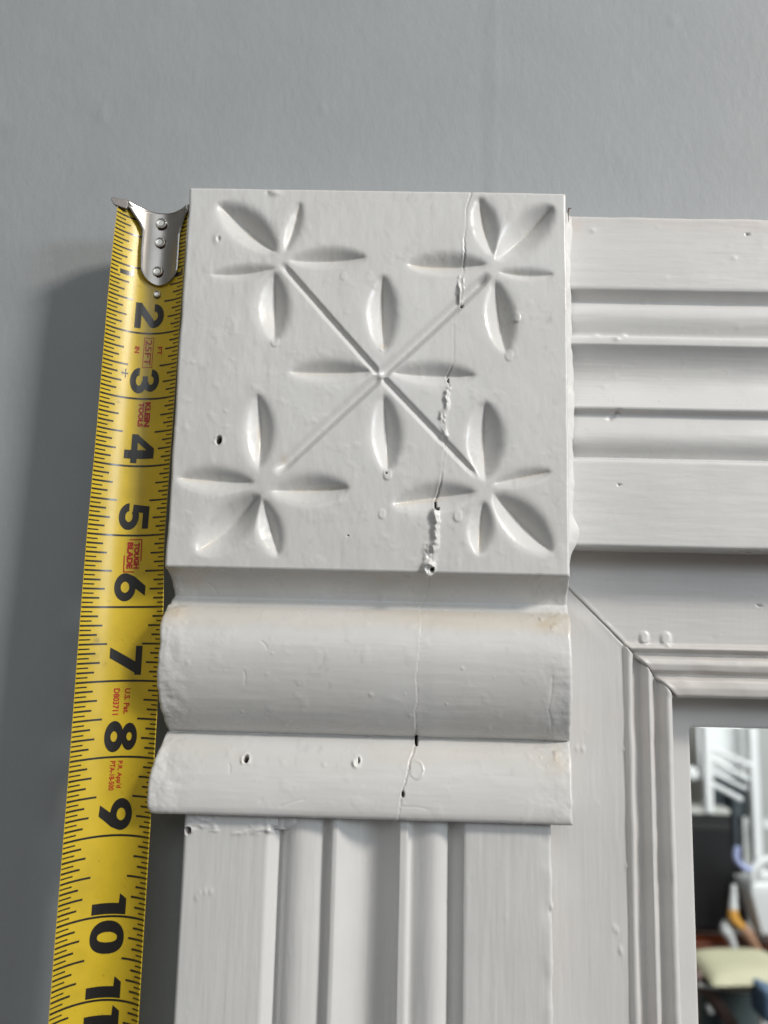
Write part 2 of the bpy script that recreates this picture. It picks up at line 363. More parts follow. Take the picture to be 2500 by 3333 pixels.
    H += .009*np.exp(-((np.hypot((X-3.47)*1.15, Z+8.17)-.11)/.013)**2)*sm(3.44, 3.52, X)+.006*(np.hypot((X-3.47)*1.15, Z+8.17) < .11)*(X > 3.40)
    H += drips(X, Z, [(4.778, -1.93, .055, .020), (2.886, -2.41, .05, .012), (3.0, -4.24, .06, .016), (4.67, -2.50, .06, .010), (2.935, -4.79, .05, .012), (3.97, -4.80, .06, .014), (1.36, -2.36, .06, .010), (2.30, -1.36, .05, .006), (2.95, -5.9, .05, .006)])
    # fine scratches
    for (x0, z0, x1, z1) in ((1.36, -6.53, 1.44, -6.62), (1.15, -6.93, 1.16, -7.1), (1.7, -8.66, 2.0, -8.56), (.97, -8.16, .99, -8.26), (5.25, -6.9, 5.22, -7.35), (5.22, -7.35, 5.30, -7.65), (.5, -5.75, .62, -5.9), (3.30, -8.62, 3.62, -8.64)):
        dd, _, _ = poly_dist(X, Z, [(x0, z0), ((x0+x1)/2+.012, (z0+z1)/2+.01), (x1, z1)]); H -= .0045*np.exp(-(dd/.012)**2)
    P = P+N*(H*(.25+.75*front))[..., None]
    # ---- colour of stains and bare spots
    T = np.ones(P.shape)
    dk = t1[..., None]; T = T*(1-dk)+dk*np.array([.07, .035, .022])
    kc = (cr_*np.clip(strong*1.1+.12, 0, 1)*.62)[..., None]; T = T*(1-kc)+kc*np.array([.35, .31, .27])
    tan = sm(-6.02, -6.10, Z)*sm(-6.42, -6.24, Z+.05*vn(X, Z, 1.2, 0, 81))*(.55+.45*fb(X, Z, .9, 5, 83, 3))*(.45+.55*sm(1.2, 5.4, X))
    tan = np.clip(tan, 0, 1)*.75
    tan2 = np.exp(-((X-5.3)/.22)**2)*(np.exp(-((Z+6.2)/.14)**2)+.9*np.exp(-((Z+8.0)/.16)**2))*.55*np.clip(.7+.8*fb(X, Z, 7, 7, 98, 3), 0, 1.3)
    tan3 = np.exp(-((X-.12)/.18)**2)*np.exp(-((Z+6.17)/.10)**2)*.7+.5*sm(-7.84, -7.95, Z)*sm(-8.5, -8.1, Z)*np.clip(.4+.6*fb(X, Z, .8, 2, 87, 3), 0, 1)*.5
    tt = np.clip(tan+tan2+tan3, 0, 1)[..., None]; T = T*(1-tt*(1-np.array([.90, .80, .66])))
    g = np.clip(.5+.6*fb(X, Z, .8, .8, 91, 4), 0, 1)[..., None]; T = T*(1-.045*g*np.array([.7, .9, 1.25]))
    g = (.20*np.clip(fb(X, Z, 9, 5, 93, 3)-.75, 0, 1)*np.clip(.4+fb(X, Z, 1.2, 1.2, 95, 2), 0, 1))[..., None]; T = T*(1-g)
    cut_t = np.clip(-blur(np.where(H < -.06, 1.0, 0.0), 2.0)*0, 0, 1)
    for (x, z, rr, k) in ((2.90, -2.36, .05, .45), (2.95, -5.63, .07, .18), (1.55, -4.02, .06, .2), (.35, -5.75, .12, .25), (4.62, -1.75, .03, .2)):
        q = (k*np.exp(-((X-x)**2+(Z-z)**2)/rr**2)*(1+.6*vn(X, Z, 14, 14, 97)))[..., None]; T = T*(1-q*(1-np.array([.85, .66, .42])))
    for (x, z, rr) in ((1.187, -8.092, .075), (2.68, -8.09, .07), (3.60, -5.50, .09), (3.69, -4.72, .06)):
        q = (.9*(1-sm(.6, 1.1, np.hypot(X-x, (Z-z)*.8)/rr+.35*vn(X, Z, 16, 16, 403)))*(1-t1))[..., None]; T = T*(1+q*.16)
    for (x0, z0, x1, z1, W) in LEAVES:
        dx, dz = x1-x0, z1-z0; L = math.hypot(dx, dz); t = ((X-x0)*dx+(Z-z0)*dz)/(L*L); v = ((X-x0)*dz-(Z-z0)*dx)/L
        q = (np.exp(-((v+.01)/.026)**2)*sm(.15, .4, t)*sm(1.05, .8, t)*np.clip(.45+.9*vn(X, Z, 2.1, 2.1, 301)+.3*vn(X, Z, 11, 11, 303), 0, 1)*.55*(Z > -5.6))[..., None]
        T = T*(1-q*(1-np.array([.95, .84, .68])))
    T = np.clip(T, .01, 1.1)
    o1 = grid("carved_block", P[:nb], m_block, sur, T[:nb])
    o2 = grid("corbel", P[nb-1:], m_horiz, sur, T[nb-1:])
    tag(o1, "square corner block carved with four flowers joined by a diagonal cross, split by a crack")
    tag(o2, "moulded corbel under the carved block with cove, big rounded step and nail holes")
block_and_corbel()

# ---- the moulding shared by pilaster and frieze
def flute_profile(b):
    """b: step0, step1, bead end, fillet, cove start, cove end, fillet end, bead2 start, bead2 end, step end -> list of (t, depth)"""
    pts = [(b[0]-.02, 0), (b[0]+.02, .012), (b[1]-.03, .185), (b[1], .20)]
    def bead(a0, a1, base0, base1, crown, skew):
        out = []
        for k in range(1, 16):
            u = k/16; h = math.sin(math.pi*u**skew)**.75; base = base0+(base1-base0)*u
            out.append((a0+(a1-a0)*u, base*(1-h)+crown*h))
        return out
    pts += bead(b[1], b[2], .20, .13, .03, .86)
    pts += [(b[2], .115), (b[2]+.03, .09), (b[3]-.01, .012), (b[3]+.02, 0), (b[4]-.01, 0)]
    for k in range(0, 17):
        u = k/16; pts.append((b[4]+(b[5]-b[4])*u, .27*math.sin(math.pi*u)**.8))
    pts += [(b[5]+.01, 0), (b[6]-.02, 0), (b[6]+.01, .012), (b[7]-.03, .09), (b[7], .115)]
    pts += bead(b[7], b[8], .13, .20, .03, 1.16)
    pts += [(b[8], .20), (b[8]+.03, .185), (b[9]-.02, .012), (b[9]+.02, 0)]
    return pts
PB = [1.475, 1.66, 2.265, 2.354, 2.43, 3.276, 3.385, 3.43, 3.965, 4.164]
def pilaster():
    kx = lambda v: 3.1117+(v-3.1117)*.977
    x0, x1 = kx(.33), kx(5.34); base = .30
    fl = flute_profile([kx(v) for v in PB])
    r = .05
    prof = [(x0, WY-.01), (x0, 1.0), (x0, base+r)]+[(x0+r*(1-math.cos(a)), base+r*(1-math.sin(a))) for a in np.linspace(.2, math.pi/2, 6)]
    prof += [(t, base+d) for t, d in fl]
    prof += [(x1-r*(1-math.cos(a)), base+r*(1-math.sin(a))) for a in np.linspace(math.pi/2, .2, 6)]+[(x1, base+r), (x1, 1.17)]
    p = smooth_poly(prof, .012, .011)
    zs = np.concatenate([np.arange(-8.60, -9.4, -.014), np.arange(-9.4, -13.2, -.03), np.arange(-13.2, -18.3, -.2)])
    Z, X = np.meshgrid(zs, p[:, 0], indexing='ij'); Y = np.repeat(p[:, 1][None, :], len(zs), 0)
    s = np.r_[0, np.cumsum(np.hypot(*np.diff(p, axis=0).T))][None, :]+0*Z
    P = np.stack([X, Y, Z], -1); N = gnormals(P); N *= np.sign(-(N[..., 1]).mean())
    H = .003*fb(s, Z, 1.2, .5, 111, 3)+.0016*fb(s, Z, 14, 1.2, 113, 3)
    lip = np.clip(np.exp(-((X-x1)/.12)**2), 0, 1); H += lip*.012*fb(s, Z, 2, 3, 115, 3)
    H += bumps(X, Z, 26, 17, .4, 5.3, -12.5, -9, h=.006)
    H += .013*np.exp(-((np.hypot((X-1.45)*.7, Z+9.10)-.10)/.025)**2)*sm(-9.10, -9.04, Z)+.03*np.exp(-((X-1.52)**2/.03**2+(Z+9.0)**2/.05**2))
    H += .02*np.clip(fb(X, Z, 6, 12, 117, 3), 0, 1)*sm(-9.12, -9.02, Z)*sm(1.7, 1.2, X)
    arch = (1-sm(-.01, .03, np.abs(X-kx(1.66))-.17))*sm(-.02, .03, Z+9.03-.10*np.clip(1-((X-kx(1.66))/.17)**2, 0, 1)*-1-.10)
    H += arch*np.clip(Y-base-.01, 0, .2)*.9
    for (x, z) in ((.66, -9.83), (.72, -9.80), (.80, -9.80), (.62, -9.88)): H += .012*np.exp(-((X-x)**2+(Z-z)**2)/.03**2)
    H += .03*np.exp(-((X-5.29)**2/.03**2+(Z+9.88)**2/.05**2))-.02*np.exp(-((X-5.265)**2+(Z+9.93)**2)/.02**2)
    h1, t1 = pits(X, Z, [(kx(.392), -9.04, .036, .050, .12)]); H += h1
    P = P+N*H[..., None]
    T = np.ones(P.shape); k = t1[..., None]; T = T*(1-k)+k*np.array([.20, .06, .04])
    q = (.12*np.exp(-((X-2.28)/.03)**2)*np.clip(.5+fb(X, Z, 1, 1.2, 119, 2), 0, 1))[..., None]; T = T*(1-q*(1-np.array([.9, .7, .5])))
    tag(grid("pilaster", P, m_vert, sur, T), "fluted upright board below the corbel with two beads and a central hollow")
pilaster()
FBD = [1.262, 1.42, 1.965, 2.026, 2.13, 3.06, 3.10, 3.171, 3.774, 3.873]
def frieze():
    z0, z1 = .13, 5.105; base = .40
    fl = flute_profile(FBD); r = .045
    prof = [(z0, WY-.01), (z0, base+r)]+[(z0+r*(1-math.cos(a)), base+r*(1-math.sin(a))) for a in np.linspace(.2, math.pi/2, 6)]
    prof += [(t, base+d) for t, d in fl]
    prof += [(z1-r*(1-math.cos(a)), base+r*(1-math.sin(a))) for a in np.linspace(math.pi/2, .2, 6)]+[(z1, base+r), (z1, 1.19)]
    p = smooth_poly(prof, .012, .011)
    xs = np.r_[np.arange(5.40, 10, .03), np.arange(10, 18.1, .12)]
    Q, X = np.meshgrid(p[:, 0], xs, indexing='ij'); Z = -Q; Y = np.repeat(p[:, 1][:, None], len(xs), 1)
    s = np.r_[0, np.cumsum(np.hypot(*np.diff(p, axis=0).T))][:, None]+0*Z
    P = np.stack([X, Y, Z], -1); N = gnormals(P); N *= np.sign(-(N[..., 1]).mean())
    H = .0035*fb(X, s, .5, 1.2, 131, 3)+.0014*fb(X, s, 1.5, 13, 133, 3)
    H += .010*fb(X, s, 1.5, 1, 135, 3)*np.exp(-((Z+.13)/.08)**2)
    H += bumps(X, Z, 24, 27, 5.6, 9, -5, -.2, rmin=.018, rmax=.05, h=.006)
    for (x, z, h) in ((6.02, -1.98, .02), (6.43, -1.97, .02), (6.30, -2.04, .02), (6.18, -2.7, .008), (8.06, -.76, .007), (5.97, -.36, .014)): H += h*np.exp(-((X-x)**2+(Z-z)**2)/.04**2)
    H -= .03*np.exp(-(poly_dist(X, Z, [(6.20, -3.24), (6.32, -3.13)])[0]/.025)**2)
    h1, t1 = pits(X, Z, [(8.28, -.385, .026, .020, .04), (6.297, -4.22, .015, .018, .03)]); H += h1
    P = P+N*H[..., None]
    T = np.ones(P.shape); k = (t1*.7)[..., None]; T = T*(1-k)+k*np.array([.22, .20, .18])
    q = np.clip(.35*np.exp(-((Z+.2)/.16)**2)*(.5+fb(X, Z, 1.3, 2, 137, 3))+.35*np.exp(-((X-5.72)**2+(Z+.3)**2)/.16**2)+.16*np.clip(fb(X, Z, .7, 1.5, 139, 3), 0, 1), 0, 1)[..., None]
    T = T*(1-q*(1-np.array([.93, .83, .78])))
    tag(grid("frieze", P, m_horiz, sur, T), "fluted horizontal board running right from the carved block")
frieze()

# ---- mitred inner frame
X0, Z0, FY = 5.22, -5.11, 1.15
def toward(P, f=.9872):
    P = P.copy(); P[..., 0] = 3.1117+(P[..., 0]-3.1117)*f; P[..., 2] = -6.2482+(P[..., 2]+6.2482)*f; return P
def frame_profile(e):
    """e: bead edges, distance from outer edge -> (q, y)"""
    return [(0, FY), (e[0]-.03, FY), (e[0], FY-.045), (e[0]+.045, FY-.06), (e[1], FY-.02), (e[1]+.03, FY+.085), (e[2]-.02, FY+.085),
            (e[2]+.03, FY-.035), ((e[2]+e[3])/2, FY-.06), (e[3]-.01, FY-.03), (e[3]+.04, FY+.08), (e[4]-.02, FY+.08),
            (e[4]+.03, FY-.03), ((e[4]+e[5])/2, FY-.055), (e[5]-.04, FY-.04), (e[5], FY+.01), (e[5]+.005, FY+.3), (e[5]+.005, 1.87)]
def frame():
    es = [1.385, 1.475, 1.645, 1.785, 1.915, 2.065]       # stile, measured from X0
    er = [1.455, 1.49, 1.535, 1.745, 1.84, 2.125]         # rail, measured from -Z0
    ps = smooth_poly(frame_profile([1.385, 1.475, 1.645, 1.765, 1.905, 2.065]), .013, .014)
    pr = smooth_poly(frame_profile([1.375, 1.44, 1.535, 1.745, 1.84, 2.125]), .013, .014)
    # stile
    q = ps[:, 0]; n = 290
    t = np.linspace(0, 1, n)**1.3
    Q, Tt = np.meshgrid(q, t, indexing='ij')
    Zs = (Z0-Q)+(-18.4-(Z0-Q))*Tt; Xs = X0+Q; Ys = np.repeat(ps[:, 1][:, None], n, 1)
    P = np.stack([Xs, Ys, Zs], -1); N = gnormals(P); N *= np.sign(-(N[..., 1]).mean())
    H = .004*fb(Xs, Zs, 1.2, .5, 151, 3)+.0018*fb(Xs, Zs, 12, 1.3, 153, 3)+.012*fb(Xs, Zs, 1.5, 1.7, 155, 3)*sm(1.3, 1.5, Q)*sm(2.12, 2.0, Q)
    H += bumps(Xs, Zs, 30, 37, 5.5, 6.6, -12.5, -6, h=.008)
    for (x, z) in ((6.36, -10.46), (6.40, -10.50), (6.44, -10.74), (6.45, -10.78), (5.86, -8.0), (5.95, -8.01), (6.56, -9.62), (6.56, -8.0)): H += .016*np.exp(-((Xs-x)**2+(Zs-z)**2)/.03**2)
    mt = (Z0-Q)-Zs; H += .010*np.exp(-((mt-.05)/.045)**2)*(.6+.6*vn(Xs, Zs, 8, 8, 157))*sm(6.0, 6.8, Xs)-.03*np.exp(-((mt+.02*vn(Xs, Zs, 4, 4, 158))/.012)**2)
    H -= .02*sm(.35, 0, mt)*sm(6.6, 5.9, Xs)
    P1 = toward(P+N*H[..., None])
    T = np.ones(P.shape); k = (.45*np.exp(-(mt/.02)**2))[..., None]; T = T*(1-k*.35)
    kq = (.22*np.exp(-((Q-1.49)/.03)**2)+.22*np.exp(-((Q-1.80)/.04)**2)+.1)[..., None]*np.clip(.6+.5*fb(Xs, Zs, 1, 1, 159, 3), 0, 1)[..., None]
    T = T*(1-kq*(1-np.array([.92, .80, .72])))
    tag(grid("frame_stile", P1, m_frame, sur, T), "upright side of the inner frame with beads along its inner edge")
    # rail
    q = pr[:, 0]; n = 300; t = np.linspace(0, 1, n)**1.35
    Q, Tt = np.meshgrid(q, t, indexing='ij')
    Xs = (X0+Q)+(18.3-(X0+Q))*Tt; Zs = Z0-Q; Ys = np.repeat(pr[:, 1][:, None], n, 1)
    P = np.stack([Xs, Ys, Zs], -1); N = gnormals(P); N *= np.sign(-(N[..., 1]).mean())
    P[0, :, 2] += .06
    H = .004*fb(Xs, Zs, .6, 1.0, 161, 3)+.0018*fb(Xs, Zs, 1.4, 12, 163, 3)+.009*fb(Xs, Zs, 2, 2, 165, 3)*sm(1.3, 1.5, Q)*sm(2.2, 2.05, Q)
    H += bumps(Xs, Zs, 16, 47, 5.8, 9, -6.6, -5.3, h=.007)
    H += drips(Xs, Zs, [(6.888, -6.40, .072, .040), (7.209, -6.41, .080, .036)])
    mt = Xs-(X0+Q); H += .010*np.exp(-((mt-.05)/.04)**2)*(.6+.6*vn(Xs, Zs, 8, 8, 167))-.03*np.exp(-((mt)/.012)**2)
    h1, t1 = pits(Xs, Zs, [(8.63, -5.85, .022, .022, .04)]); H += h1
    P2 = toward(P+N*H[..., None])
    T = np.ones(P.shape); k = (.6*np.exp(-(mt/.016)**2)+.6*t1)[..., None]; T = T*(1-k*.45)
    kq = np.clip(.75*sm(-6.38, -6.46, Zs+.02*vn(Xs, Zs, 1.5, 1, 168))+.12, 0, 1)[..., None]*np.clip(.7+.4*fb(Xs, Zs, 1.2, 1.2, 169, 3), 0, 1)[..., None]  # warmer lower down: lamplight beyond the frieze's shadow put into the tint
    T = T*(1-kq*(1-np.array([.95, .91, .875])))
    kq = (.5*np.exp(-((Zs+5.2)/.12)**2))[..., None]; T = T*(1-kq*(1-np.array([.95, .88, .82])))  # brown band at the top: shade under the frieze put into the tint
    tag(grid("frame_rail", P2, m_frame, sur, T), "top rail of the inner frame, mitred, with two fat paint drips")
frame()
# lip round the glass: flat recessed member
def lip():
    RX, RZ, y = 7.726, -7.717, 1.85
    ax, az = 7.2, -7.0
    P = []
    n = 110
    ring_o = [(ax, -18.4)]+[(ax, z) for z in np.linspace(-18.3, az, n)]+[(x, az) for x in np.linspace(ax, 18.2, n)[1:]]
    r = .05
    ring_i = [(RX, -18.4)]+[(RX, z) for z in np.linspace(-18.3, RZ-r, n)]
    tail = [(x, RZ) for x in np.linspace(RX+r, 18.2, n-6)]
    arc = [(RX+r-r*math.cos(a), RZ-r+r*math.sin(a)) for a in np.linspace(.2, math.pi/2-.2, 5)]
    ring_i = ring_i+arc+tail
    ring_o = ring_o[:len(ring_i)]; ro = np.array(ring_o); ri = np.array(ring_i)
    rows = []
    for f, yy in ((0, y), (.33, y), (.66, y), (.93, y), (.985, y+.004), (1.0, y+.018)):
        pt = ro*(1-f)+ri*f; wv = .006*vn(pt[:, 0], pt[:, 1], 1.5, 1.5, 171)
        rows.append(np.stack([pt[:, 0], yy+wv*.3+0*pt[:, 0], pt[:, 1]], -1))
    wob = ri.copy(); wob[:, 0] += .006*vn(ri[:, 1], ri[:, 1]*0, 3, 1, 173)
    rows.append(np.stack([wob[:, 0], y+.07+0*ri[:, 0], wob[:, 1]], -1))
    tag(grid("inner_lip", np.array(rows), m_frame, sur), "flat recessed lip between the beaded frame and the mirror")
lip()
# mirror glass with a ground bevel
MY = 1.92
def mirror():
    g = empty("mirror_holder", (0, 0, 0)); bpy.data.objects.remove(g)
    x0, z0, x1, z1 = 7.685, -7.68, 18.0, -18.3; bw = .06; tilt = .0008
    V = [(x0, MY+tilt, z0), (x1, MY+tilt, z0), (x1, MY+tilt, z1), (x0, MY+tilt, z1), (x0+bw, MY, z0-bw), (x1-bw, MY, z0-bw), (x1-bw, MY, z1+bw), (x0+bw, MY, z1+bw)]
    mi = pyd("mirror", V, [(4, 5, 6, 7)], m_mirror, sur, smooth=False)
    tag(mi, "mirror glass reflecting a blurred bright room with stairs and an armchair")
    bv = pyd("bevel", V, [(0, 1, 5, 4), (1, 2, 6, 5), (2, 3, 7, 6), (3, 0, 4, 7)], m_mirror, mi, smooth=False)
mirror()
# caulk bead in the corner between block and frieze
def caulk():
    zs = np.linspace(-.16, -5.36, 420); rows = []
    for k in range(9):
        a = k/8
        w_ = .065+.03*fb(zs, zs*0, 2.2, 1, 181, 4)+.005*vn(zs, zs*0, 9, 1, 183)+.085*np.exp(-((zs+4.90)/.16)**2)+.03*np.exp(-((zs+4.2)/.12)**2)
        w_ = np.clip(w_, .035, .3)*sm(-5.36, -5.05, zs)+.0
        x = 5.50-.004+ (w_+.09)*a**1.2; y = .085+(.40-.085+.01)*(a**.75)
        y = y+.007*fb(zs, zs*0+a, 3, 4, 185, 3)*math.sin(math.pi*a)
        rows.append(np.stack([x+0*zs, y+0*zs, zs], -1))
    tag(grid("caulk_bead", np.array(rows), m_caulk, sur), "ragged bright caulk line between block and frieze")
    # dark gap at the top of the joint
    pts = [(5.62, -.10), (5.575, -.14), (5.56, -.22), (5.575, -.30), (5.56, -.37)]
    V = []; Fc = []
    for i, (x, z) in enumerate(pts):
        hw = (.028, .014, .010, .008, .003)[i]
        V += [(x-hw, .10+.22*(x-5.5)/.1*.5, z), (x+hw, .12+.22*(x-5.5)/.1*.5, z+.004)]
        if i: k = 2*i; Fc.append((k-2, k-1, k+1, k))
    pyd("joint_gap", V, Fc, m_hole, sur)
caulk()
settle(sur)

# ================================================================ TAPE MEASURE
tape = empty("tape_measure", (-.6, .5, -16.6))
tag(tape, "yellow steel tape measure hanging upright along the left side of the carved block", "tape measure")
SAG = .27
def blade(a, n, off=0.0):
    """a: 0 left edge .. 1 right edge, n inches from the hook; off toward the viewer"""
    a = np.asarray(a, float); n = np.asarray(n, float)
    xl = -1.125-.008*np.sin(n*1.3)*.5+.035*np.exp(-n/.6)
    xr = -.118+.045*sm(5.0, 6.2, n)+.012*np.exp(-n/.6)
    yl = .1846-.0209*n; yr = .4154-.0209*n
    z = -.030-1.0135*n-.035*(.5-a)
    sh = .0100*np.maximum(0, n-5); xl = xl+sh; xr = xr+sh
    cx = xl+(xr-xl)*a; cy = yl+(yr-yl)*a
    nx, ny = (yr-yl), -(xr-xl); L = np.hypot(nx, ny); nx = nx/L; ny = ny/L   # toward the viewer
    prof = 4*a*(1-a); sg = SAG*(prof*.92+.08*prof**.5)
    d = -sg+off
    return np.stack([cx+nx*d, cy+ny*d, z+0*cx], -1)
def make_blade():
    ns = np.linspace(.10, 16.4, 640); aa = np.linspace(0, 1, 49)
    A, Nn = np.meshgrid(aa, ns, indexing='ij')
    # slightly clipped corners at the hook end
    clip = .05*np.clip(1-np.minimum(A, 1-A)/.08, 0, 1); Nc = np.maximum(Nn, .0+clip)
    Pf = blade(A, Nc, 0); Pb = blade(A, Nc, -.009)
    T = np.ones(A.shape+(3,))
    g = np.clip(fb(A*1.1, Nn, 3, 3, 201, 4), 0, 1)*.10
    sm1 = .75*np.exp(-(((A-.20)/.05)**2+((Nn-6.52)/.11)**2))*np.clip(.5+fb(A, Nn, 14, 14, 203, 3), 0, 1)
    sm2 = .8*np.exp(-(((A-.25)/.022)**2+((Nn-2.63)/.045)**2))*np.clip(.6+fb(A, Nn, 20, 20, 205, 3), 0, 1)
    sm3 = .5*np.exp(-(((A-.23)/.02)**2+((Nn-3.08)/.02)**2))
    sp = np.clip(fb(A, Nn, 30, 30, 207, 2)-1.05, 0, 1)*1.2
    k = np.clip(g+sm1+sm2+sm3+sp, 0, .92)[..., None]
    T = T*(1-k*(1-np.array([.10, .10, .16])))
    P = np.concatenate([Pf, Pb[::-1], Pf[:1]], 0); T = np.concatenate([T, T[::-1], T[:1]], 0)
    b = grid("blade", P, m_yellow, tape, T)
    tag(b, "yellow cupped steel blade with black graduations")
    return b
bl = make_blade()
def sheet(V, Fc, a0, a1, n0, n1, sl=0.0, off=.003, k=6):
    base = len(V)
    for i in range(k+1):
        a = a0+(a1-a0)*i/k
        for n in (n0, n1): V.append(blade(a, n, off))
    for i in range(k):
        q = base+2*i; Fc.append((q, q+2, q+3, q+1))
def marks():
    for side in (0, 1):
        V = []; Fc = []
        for i in range(1, 262):
            n = i/16.0
            if i % 16 == 0: continue
            if side == 0: ln = .315 if i % 8 == 0 else .245 if i % 4 == 0 else .19 if i % 2 == 0 else .122
            else: ln = .255 if i % 8 == 0 else .19 if i % 4 == 0 else .14 if i % 2 == 0 else .085
            if side == 0 and i in (17, 18): ln = .09
            if side == 1 and i in (17, 18): continue
            if side == 0 and i == 8 or side == 1 and i == 8: ln += .08
            th = .0095 if i % 2 else .0130
            if side == 0: sheet(V, Fc, .004, ln, n-th, n+th)
            else: sheet(V, Fc, 1-ln, .996, n-th, n+th)
        pyd("graduation_marks", V, Fc, m_ink, bl)
    for n in range(1, 17):
        V = []; Fc = []; sheet(V, Fc, .004, .996, n-.0135, n+.0135, k=30)
        pyd("inch_line", V, Fc, m_ink, bl)
marks()
# heavy numerals drawn from strokes; x along the tape, y across (top of the digit to the right)
def ell(cx, cy, rx, ry, a0=0, a1=360, n=40, p=2.0):
    out = []
    for k in range(n+1):
        a = math.radians(a0+(a1-a0)*k/n); c, s_ = math.cos(a), math.sin(a)
        out.append((cx+rx*math.copysign(abs(c)**(2/p), c), cy+ry*math.copysign(abs(s_)**(2/p), s_)))
    return out
def band(o, i): return [[o[k], o[k+1], i[k+1], i[k]] for k in range(len(o)-1)]
def ring(cx, cy, rx, ry, ix, iy, a0=0, a1=360, p=2.0): return band(ell(cx, cy, rx, ry, a0, a1, p=p), ell(cx, cy, ix, iy, a0, a1, p=p))
DIG = {
 '1': [[(0, .80), (.13, 1), (.56, 1), (.56, 0), (.26, 0), (.26, .78)]],
 '2': ring(.46, .655, .44, .345, .17, .13, 182, -18)+[[(0, 0), (.93, 0), (.93, .215), (.0, .215)], [(0, .20), (.42, .20), (.87, .55), (.60, .64)]],
 '3': ring(.45, .715, .40, .285, .15, .095, 178, -80)+ring(.46, .30, .455, .30, .18, .10, 85, -182)+[[(.30, .42), (.56, .42), (.56, .60), (.30, .60)]],
 '4': [[(0, .22), (1, .22), (1, .43), (0, .43)], [(.55, 0), (.85, 0), (.85, 1), (.55, 1)], [(0, .40), (.26, .40), (.60, .80), (.60, 1), (.50, 1)]],
 '5': ring(.47, .33, .45, .33, .18, .12, 135, -178)+[[(.13, 1), (.06, .46), (.29, .44), (.35, .80), (.35, 1)], [(.2, .79), (.88, .79), (.88, 1), (.2, 1)]],
 '6': ring(.46, .335, .46, .335, .18, .135)+[[(.015, .42), (.10, .62), (.42, 1), (.74, .98), (.50, .66), (.30, .50), (.16, .44)]],
 '7': [[(0, .79), (.92, .79), (.92, 1), (0, 1)], [(.04, 0), (.38, 0), (.92, .90), (.92, .98), (.60, .98), (.50, .80)]],
 '8': ring(.48, .285, .48, .285, .16, .10)+ring(.48, .755, .42, .245, .13, .085),
 '0': ring(.48, .5, .48, .5, .15, .295, p=2.25)}
DIG['9'] = [[(.92-x, 1-y) for x, y in poly] for poly in DIG['6']]
def digit(ch, n0, wsc, a0=.355, a1=.755, m=m_ink):
    V = []; Fc = []; h = 0
    for poly in DIG[ch]:
        h += 1
        # split along y so that the sheet follows the cup of the blade
        big = max(y for x, y in poly)-min(y for x, y in poly) > .12
        base = len(V)
        def pt(x, y, o): return blade(a0+(a1-a0)*y, n0+x*wsc, .0030+.0002*(o % 9))
        if not big:
            for x, y in poly: V.append(pt(x, y, h))
            Fc.append(tuple(range(base, base+len(poly))))
        else:
            ys = sorted(set([y for x, y in poly]+list(np.linspace(min(y for x, y in poly), max(y for x, y in poly), 9))))
            def span(y):
                xs = []
                for (xa, ya), (xb, yb) in zip(poly, poly[1:]+poly[:1]):
                    if abs(ya-yb) < 1e-9: continue
                    if min(ya, yb)-1e-9 <= y <= max(ya, yb)+1e-9: xs.append(xa+(xb-xa)*(y-ya)/(yb-ya))
                return (min(xs), max(xs)) if xs else (0, 0)
            for ya, yb in zip(ys[:-1], ys[1:]):
                e = 1e-5; la, ra = span(ya+e); lb, rb = span(yb-e); q = len(V)
                V += [pt(la, ya, h), pt(ra, ya, h), pt(rb, yb, h), pt(lb, yb, h)]; Fc.append((q, q+1, q+2, q+3))
    return pyd("numeral", V, Fc, m, bl, smooth=False)
W1 = .425
for k in range(2, 10): digit(str(k), k-.47, W1 if k != 9 else .44)
digit('1', 9.72, .45); digit('0', 10.05, .42); digit('1', 10.72, .45); digit('1', 11.06, .45); digit('1', 11.72, .45)
digit('1', 1.02, .23, .115, .295); digit('1', 1.02, .23, .845, .985)
# small red print
def text(s_, n0, n1, a0, a1, bold=.02, name="red_lettering", m=None):
    cu = bpy.data.curves.new("t", 'FONT'); cu.body = s_; cu.size = 1; cu.offset = bold; cu.resolution_u = 3
    ob = bpy.data.objects.new("t", cu); C.objects.link(ob)
    dg = bpy.context.evaluated_depsgraph_get(); me = bpy.data.meshes.new_from_object(ob.evaluated_get(dg))
    bpy.data.objects.remove(ob)
    co = np.array([v.co[:] for v in me.vertices]); mn = co.min(0); mx = co.max(0)
    t = (co-mn)/np.maximum(mx-mn, 1e-6)
    V = blade(a0+(a1-a0)*t[:, 1], n0+(n1-n0)*t[:, 0], .0035)
    Fc = [tuple(p.vertices) for p in me.polygons]
    o = pyd(name, V, Fc, m or m_red, bl, smooth=False); bpy.data.meshes.remove(me); return o
text("25FT", 2.10, 2.49, .525, .615, .012)
text("FT", 2.21, 2.34, .70, .765, .03); text("IN", 2.21, 2.31, .385, .45, .03)
text("KLEIN", 3.05, 3.42, .585, .665, .055); text("TOOLS", 3.055, 3.42, .500, .575, .055)
text("TOUGH", 5.10, 5.47, .585, .660, .065); text("BLADE", 5.095, 5.47, .495, .575, .065)
text("U.S. Pat.", 7.10, 7.44, .565, .635, .03); text("D803711", 7.10, 7.45, .430, .505, .03)
text("P.R. App'd", 8.05, 8.40, .525, .60, .03); text("PTA-18-500", 8.05, 8.43, .445, .51, .03)
V = []; Fc = []
for (a0, a1, n0, n1) in ((.505, .513, 2.065, 2.525), (.632, .640, 2.065, 2.525), (.505, .64, 2.065, 2.074), (.505, .64, 2.516, 2.525)): sheet(V, Fc, a0, a1, n0, n1, off=.0036+.0002*len(V)/20)
pyd("red_box_outline", V, Fc, m_red, bl)
V = []; Fc = []
